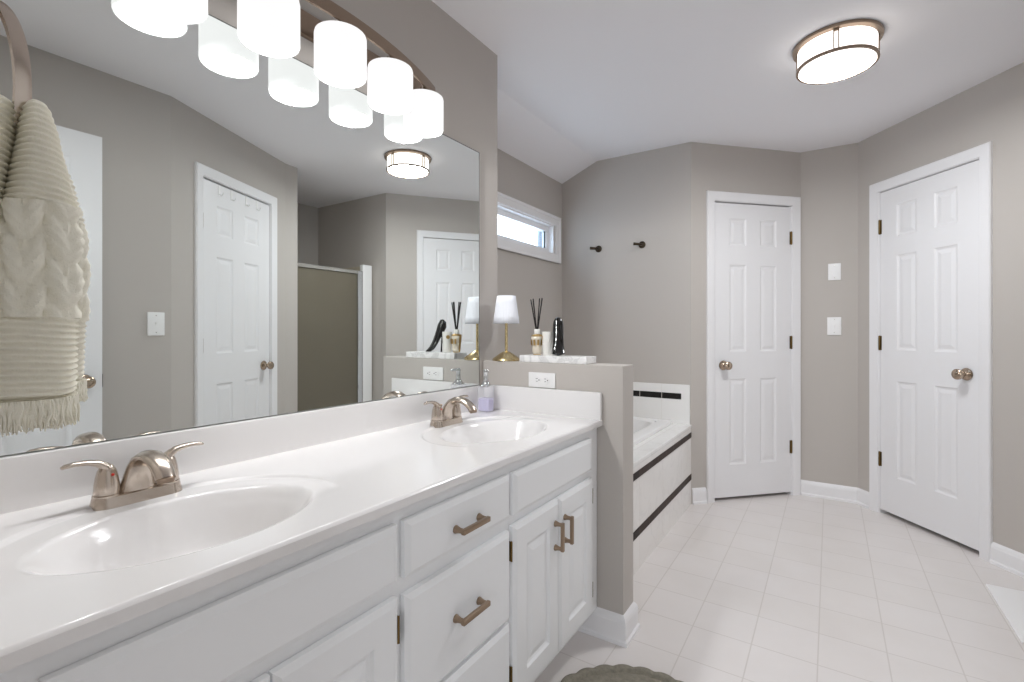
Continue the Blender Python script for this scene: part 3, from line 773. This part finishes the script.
# ---------------------------------------------------------------- things on the half wall
HZ = 1.0155
lamp = thing('table_lamp', 'small brass table lamp with white pleated shade on the half wall', 'lamp', (0.085, 1.783, HZ))
MB().lathe([(0.001, 0), (0.060, 0), (0.062, 0.003), (0.058, 0.010), (0.044, 0.020), (0.030, 0.030), (0.018, 0.037), (0.008, 0.042), (0.001, 0.043)], 40).build('base', M['brass'], lamp, smooth=40)
MB().lathe([(0.001, 0.038), (0.0065, 0.04), (0.0060, 0.175), (0.001, 0.177)], 16).build('stem', M['brass'], lamp, smooth=40)
def shade_fn(u, v):
    r = 0.0570 * (1 - v) + 0.0405 * v + 0.0007 * math.cos(2 * PI * u * 48)
    return (r * math.cos(2 * PI * u), r * math.sin(2 * PI * u), 0.162 + 0.120 * v)
o = MB().grid(shade_fn, 192, 4, wrap=True).build('lamp_shade', M['lampshade'], lamp, smooth=60)
sm = o.modifiers.new('thickness', 'SOLIDIFY'); sm.thickness = 0.0012

tray = tag(MB().box((-0.152, -0.047, 0), (0.152, 0.047, 0.028), 0.002).build('display_tray', M['marble']), 'white marble tray on the half wall holding bottles and reeds', 'tray')
tray.location = (0.334, 1.783, HZ)
TZ = HZ + 0.0285
dif = thing('reed_diffuser', 'flared cream and gold reed diffuser with black reeds on the marble tray', 'diffuser', (0.226, 1.807, TZ))
MB().lathe([(0.001, 0), (0.0165, 0), (0.0178, 0.003), (0.0245, 0.078), (0.0235, 0.084), (0.012, 0.088), (0.011, 0.090), (0.001, 0.090)], 36).build('bottle', M['gold'], dif, smooth=40)
def lab(u, v):
    a = math.radians(-160 + 235 * u); r = 0.0182 + 0.0067 * v
    return (r * math.cos(a), r * math.sin(a), 0.003 + 0.074 * v)
lo = MB().grid(lab, 40, 6).build('cream_label', M['cream_glass'], dif, smooth=60)
sm = lo.modifiers.new('thickness', 'SOLIDIFY'); sm.thickness = 0.0006; sm.offset = 1
mb = MB()
for q in range(5):
    a = math.radians(-118 + 34 * q)
    mb.box((-0.0045, -0.0006, 0.040), (0.0045, 0.0006, 0.064), 0.0004, mx=Rz(a) @ T(0.0232, 0, 0) @ Ry(0.088) @ Rz(PI / 2))
mb.build('gold_motif', M['gold'], lo)
MB().lathe([(0.004, 0.088), (0.0125, 0.088), (0.0125, 0.106), (0.0115, 0.108), (0.004, 0.108)], 24).build('collar', M['white_ceramic'], dif, smooth=40)
for (dx, dy, L) in ((-0.022, 0.004, 0.238), (-0.027, -0.006, 0.235), (-0.017, -0.003, 0.238), (0.021, 0.006, 0.240), (0.027, -0.003, 0.237), (0.016, -0.006, 0.238)):
    MB().tube([(dx * 0.06, dy * 0.2, 0.092), (dx, dy, L)], 0.0026, 8).build('reed', M['reed'], dif, smooth=60)
can = thing('candle_tumbler', 'tall white tapered candle tumbler beside the reed diffuser', 'candle', (0.280, 1.802, TZ))
MB().lathe([(0.001, 0), (0.0190, 0), (0.0205, 0.003), (0.0232, 0.095), (0.0229, 0.0975), (0.0208, 0.0975), (0.0200, 0.088), (0.001, 0.086)], 36).build('tumbler', M['white_ceramic'], can, smooth=40)
MB().lathe([(0.001, 0), (0.009, 0), (0.0085, 0.001), (0.001, 0.0012)], 20, Rz(-2.45) @ T(0.0222, 0, 0.072) @ Ry(PI / 2)).build('gold_emblem', M['gold'], can)
# shoe-shaped bottle: toe towards the room, spike heel behind
shoe = thing('shoe_bottle', 'black high-heel shoe shaped perfume bottle on the marble tray', 'perfume bottle', (0.338, 1.787, TZ), math.radians(-62))
sp = [(0.050, 0, 0.004), (0.043, 0, 0.006), (0.033, 0, 0.009), (0.020, 0, 0.020), (0.006, 0, 0.042), (-0.008, 0, 0.072), (-0.022, 0, 0.102), (-0.031, 0, 0.124), (-0.033, 0, 0.142), (-0.028, 0, 0.152), (-0.024, 0, 0.156)]
sr = [(0.005, 0.003), (0.016, 0.005), (0.0265, 0.008), (0.0255, 0.011), (0.023, 0.013), (0.022, 0.015), (0.0225, 0.019), (0.0225, 0.022), (0.0195, 0.019), (0.0125, 0.011), (0.002, 0.002)]
MB().tube(sp, sr, 24, up=(0, 1, 0)).build('shoe_body', M['black_gloss'], shoe, smooth=60)
MB().tube([(-0.036, 0, 0.112), (-0.034, 0, 0.075), (-0.029, 0, 0.035), (-0.028, 0, 0.0)], [0.010, 0.0055, 0.0032, 0.0042], 14).build('spike_heel', M['black_gloss'], shoe, smooth=60)

# soap dispenser
soap = thing('soap_dispenser', 'clear soap pump bottle with lavender soap in the counter corner', 'soap dispenser', (0.079, 1.640, CT + 0.0005))
def rbox(mb, hx, hy, z0, z1, bev): mb.box((-hx, -hy, z0), (hx, hy, z1), bev, 3)
mb = MB(); rbox(mb, 0.029, 0.022, 0, 0.105, 0.007); mb.lathe([(0.013, 0.100), (0.013, 0.112), (0.001, 0.112)], 20); mb.build('bottle', M['soap_clear'], soap, smooth=40)
mb = MB(); rbox(mb, 0.0265, 0.0195, 0.003, 0.056, 0.006); mb.build('liquid_soap', M['soap'], soap, smooth=40)
mb = MB().lathe([(0.010, 0.1055), (0.027, 0.1055), (0.027, 0.1085), (0.019, 0.112), (0.0145, 0.120), (0.0105, 0.128), (0.0095, 0.140), (0.0095, 0.158), (0.011, 0.160), (0.011, 0.170), (0.009, 0.173), (0.001, 0.173)], 28)
mb.tube([(0.0, 0, 0.165), (0.014, -0.019, 0.166), (0.020, -0.027, 0.162)], [0.006, 0.0055, 0.0042], 12)
mb.build('pump', M['chrome'], soap, smooth=45)

# ---------------------------------------------------------------- towel ring and towel
RC = Vector((0.648, 0.100, 1.330)); RR = 0.095; ra = math.radians(8)
tr = thing('towel_ring', 'brushed nickel towel ring on the entry wall beside the mirror', 'towel ring', (RC.x, 0.066, RC.z + RR))
mb = MB(); bm = mb.bm; n = 72; rings = []
ex = Vector((math.cos(ra), math.sin(ra), 0)); ey = Vector((-math.sin(ra), math.cos(ra), 0))
for i in range(n):
    a = 2 * PI * i / n
    r = []
    for dr, dy in ((-0.0025, -0.005), (0.0015, -0.005), (0.0025, 0.0), (0.0015, 0.005), (-0.0025, 0.005)):
        p = RC + ex * ((RR + dr) * math.cos(a)) + Vector((0, 0, (RR + dr) * math.sin(a))) + ey * dy
        r.append(bm.verts.new(p))
    rings.append(r)
for i in range(n):
    for k in range(5): bm.faces.new((rings[i][k], rings[i][(k + 1) % 5], rings[(i + 1) % n][(k + 1) % 5], rings[(i + 1) % n][k]))
mb.build('ring', M['nickel'], tr, smooth=35, world=True)
mb = MB().lathe([(0.001, 0), (0.027, 0), (0.027, 0.005), (0.022, 0.009), (0.010, 0.012), (0.009, 0.034), (0.012, 0.036), (0.012, 0.048), (0.001, 0.049)], 28, T(RC.x, 0.0655, RC.z + RR + 0.006) @ Rx(-PI / 2))
mb.build('wall_post', M['nickel'], tr, smooth=40, world=True)

# towel: lobes described by rows (z, centre u, half width u, half depth v); u runs across the bunch, v along it
tw = thing('hand_towel', 'cream ribbed knit hand towel with fringe hanging from the towel ring', 'towel', (0.70, 0.128, 1.06))
TV = Vector((0.9725, -0.2324, 0)); TU = Vector((0.2324, 0.9725, 0))
TO = Vector((0.770, 0.1194, 0.0))
PXM = 1.0 / 1819.0; ZM = 1.0 / 1317.0
def zpy(py): return 1.14 - (py - 332) * ZM
def upx(px): return (px - 45) * PXM
def interp(rows, z):
    # rows sorted by z descending
    if z >= rows[0][0]: return rows[0][1:]
    for i in range(len(rows) - 1):
        if rows[i][0] >= z >= rows[i + 1][0]:
            t = (rows[i][0] - z) / (rows[i][0] - rows[i + 1][0]); t = t * t * (3 - 2 * t) * 0.4 + t * 0.6
            return tuple(a * (1 - t) + b * t for a, b in zip(rows[i][1:], rows[i + 1][1:]))
    return rows[-1][1:]
Z_CAB1, Z_CAB0 = zpy(203), zpy(318)
def relief(u, z, ph):
    if z > Z_CAB1 or z < Z_CAB0:
        per = 0.0049
        edge = 1.0
        return 0.0014 * edge * math.cos(2 * PI * (z + 0.0015 * math.sin(u * 90)) / per)
    t = (z - Z_CAB0) / (Z_CAB1 - Z_CAB0)
    # pairs of leaves slanting to either side of upright stems
    a = (u + ph) / 0.0235
    row = t * 2.6; ia = math.floor(a); c = a - ia - 0.5
    side = 1 if c > 0 else -1
    row += 0.5 * (ia % 2) - abs(c) * 1.1
    fr = row - math.floor(row) - 0.5
    q = ((abs(c) - 0.25) / 0.27) ** 2 + (fr / 0.50) ** 2
    leaf = max(0.0, 1 - q) ** 0.7
    fine = 0.0008 * math.cos(2 * PI * (row * 4.0))
    stem = 0.002 * math.exp(-(c / 0.05) ** 2)
    return 0.0058 * leaf - 0.0012 + fine * leaf + stem
tm = MB()
def lobe(rows, ph, voff, amp=1.0, n=120, m=330, z_top=None, z_bot=None, sq=2.6):
    z_top = z_top if z_top is not None else rows[0][0]; z_bot = z_bot if z_bot is not None else rows[-1][0]
    def fn(i, j):
        z = z_top + (z_bot - z_top) * j
        cu, hw, hv = interp(rows, z)
        a = 2 * PI * i
        c, s = math.cos(a), math.sin(a)
        r = (abs(c) ** sq + abs(s) ** sq) ** (-1 / sq)
        fold = 0.0016 * math.sin(3 * a + 9 * z + ph * 40)
        rel = relief(hw * c * r + cu, z, ph) * amp
        cap = math.sqrt(max(0.0, 1 - (max(0, 1 - (z_top - z) / 0.014)) ** 2)) if (z_top - z) < 0.014 else 1.0
        capb = math.sqrt(max(0.02, 1 - (max(0, 1 - (z - z_bot) / 0.006)) ** 2)) if (z - z_bot) < 0.006 else 1.0
        k = max(0.02, cap * capb)
        uu = cu + ((hw + fold) * k + rel * k) * c * r
        vv = voff + ((hv) * k + rel * k) * s * r
        p = TO + TU * uu + TV * vv
        return (p.x, p.y, z)
    tm.grid(fn, n, m, wrap=True)
# main lobe
def row(py, l, r, hv, ku=1.06, kz=1.0): return (1.14 - (py - 332) * ZM * kz, (upx(l) + upx(r)) / 2 * ku, (upx(r) - upx(l)) / 2 * ku, hv)
MAIN = [row(88, 28, 40, 0.030), row(100, 26, 48, 0.040), row(130, 20, 58, 0.046), row(170, 11, 69, 0.050), row(205, 0, 80, 0.052), row(260, -28, 83, 0.052), row(320, -32, 81, 0.052), row(402, -30, 78, 0.050)]
lobe(MAIN, 0.0, -0.044)
SIDE = [row(py, l, r, hv, 1.145, 1.13) for py, l, r, hv in ((112, 34, 48, 0.014), (140, 36, 58, 0.018), (180, 40, 76, 0.022), (215, 44, 87, 0.024), (260, 48, 91, 0.026), (310, 50, 91, 0.026), (386, 50, 88, 0.024))]
lobe(SIDE, 0.013, -0.098, amp=0.55)
LEFT = [row(88, -26, 14, 0.034), row(105, -34, 16, 0.044), row(140, -42, 14, 0.050), row(180, -44, 9, 0.054), row(230, -46, 5, 0.056), row(320, -46, 0, 0.056), row(396, -44, -6, 0.054)]
lobe(LEFT, 0.021, -0.050)
tm.build('towel_cloth', M['towel'], tw, smooth=70, world=True)
fm = MB()
rf = random.Random(3)
def fringe(rows, voff, pyb, n, ln):
    z = rows[-1][0] + 0.002; cu, hw, hv = rows[-1][1:]
    for k in range(n):
        a = 2 * PI * k / n + rf.uniform(-0.02, 0.02); c, s = math.cos(a), math.sin(a)
        sq = 2.6; r = (abs(c) ** sq + abs(s) ** sq) ** (-1 / sq) * rf.uniform(0.86, 1.0)
        u0, v0 = cu + hw * c * r, voff + hv * s * r
        L = ln * rf.uniform(0.8, 1.12)
        pts = []
        wob = rf.uniform(-0.0025, 0.0025); wv = rf.uniform(-0.002, 0.002)
        for q in range(5):
            t = q / 4
            p = TO + TU * (u0 + wob * t * t + 0.0007 * math.sin(q * 2 + k)) + TV * (v0 + wv * t)
            pts.append((p.x, p.y, z - L * t))
        fm.tube(pts, [0.0013, 0.0016, 0.0014, 0.0011, 0.0005], 5)
fringe(MAIN, -0.044, 402, 520, 0.022); fringe(SIDE, -0.098, 388, 220, 0.018); fringe(LEFT, -0.050, 396, 260, 0.022)
fo = fm.build('fringe', M['towel'], tw, smooth=60, world=True); fo['kind'] = 'stuff'

# ---------------------------------------------------------------- rugs
rug = thing('round_rug', 'round grey green tufted rug with scalloped edge before the vanity', 'rug', (0.815, 1.345, 0.0))
NS = 26
def rug_r(a): return 0.285 + 0.008 * abs(math.sin(a * NS / 2))
def rug_fn(u, v):
    a = 2 * PI * u
    prof = [(1.0, 0.0), (1.0, 0.006), (0.985, 0.013), (0.955, 0.018), (0.915, 0.0175), (0.885, 0.009), (0.872, 0.009), (0.84, 0.0160), (0.62, 0.0165), (0.60, 0.010), (0.58, 0.0145), (0.3, 0.0145), (0.02, 0.0145)]
    f = v * (len(prof) - 1); i = min(int(f), len(prof) - 2); t = f - i
    s = prof[i][0] * (1 - t) + prof[i + 1][0] * t; z = prof[i][1] * (1 - t) + prof[i + 1][1] * t
    base = 0.285
    rr = (base + (rug_r(a) - base) * max(0, (s - 0.8) / 0.2)) * s
    if 0.86 < s < 0.99: z -= 0.003 * (1 - abs(math.sin(a * NS / 2))) ** 2
    return (rr * math.cos(a), rr * math.sin(a), z)
MB().grid(rug_fn, 416, 36, wrap=True).build('rug_pile', M['rug'], rug, smooth=60)
bm_ = tag(MB().box((-0.16, -0.245, 0), (0.16, 0.245, 0.008), 0.003, 3).build('bath_mat', M['mat_white'], smooth=40), 'white rectangular bath mat on the floor at the right edge, by the shower', 'bath mat')
bm_.location = (2.02, 2.765, 0.0005); bm_.rotation_euler = (0, 0, 0)
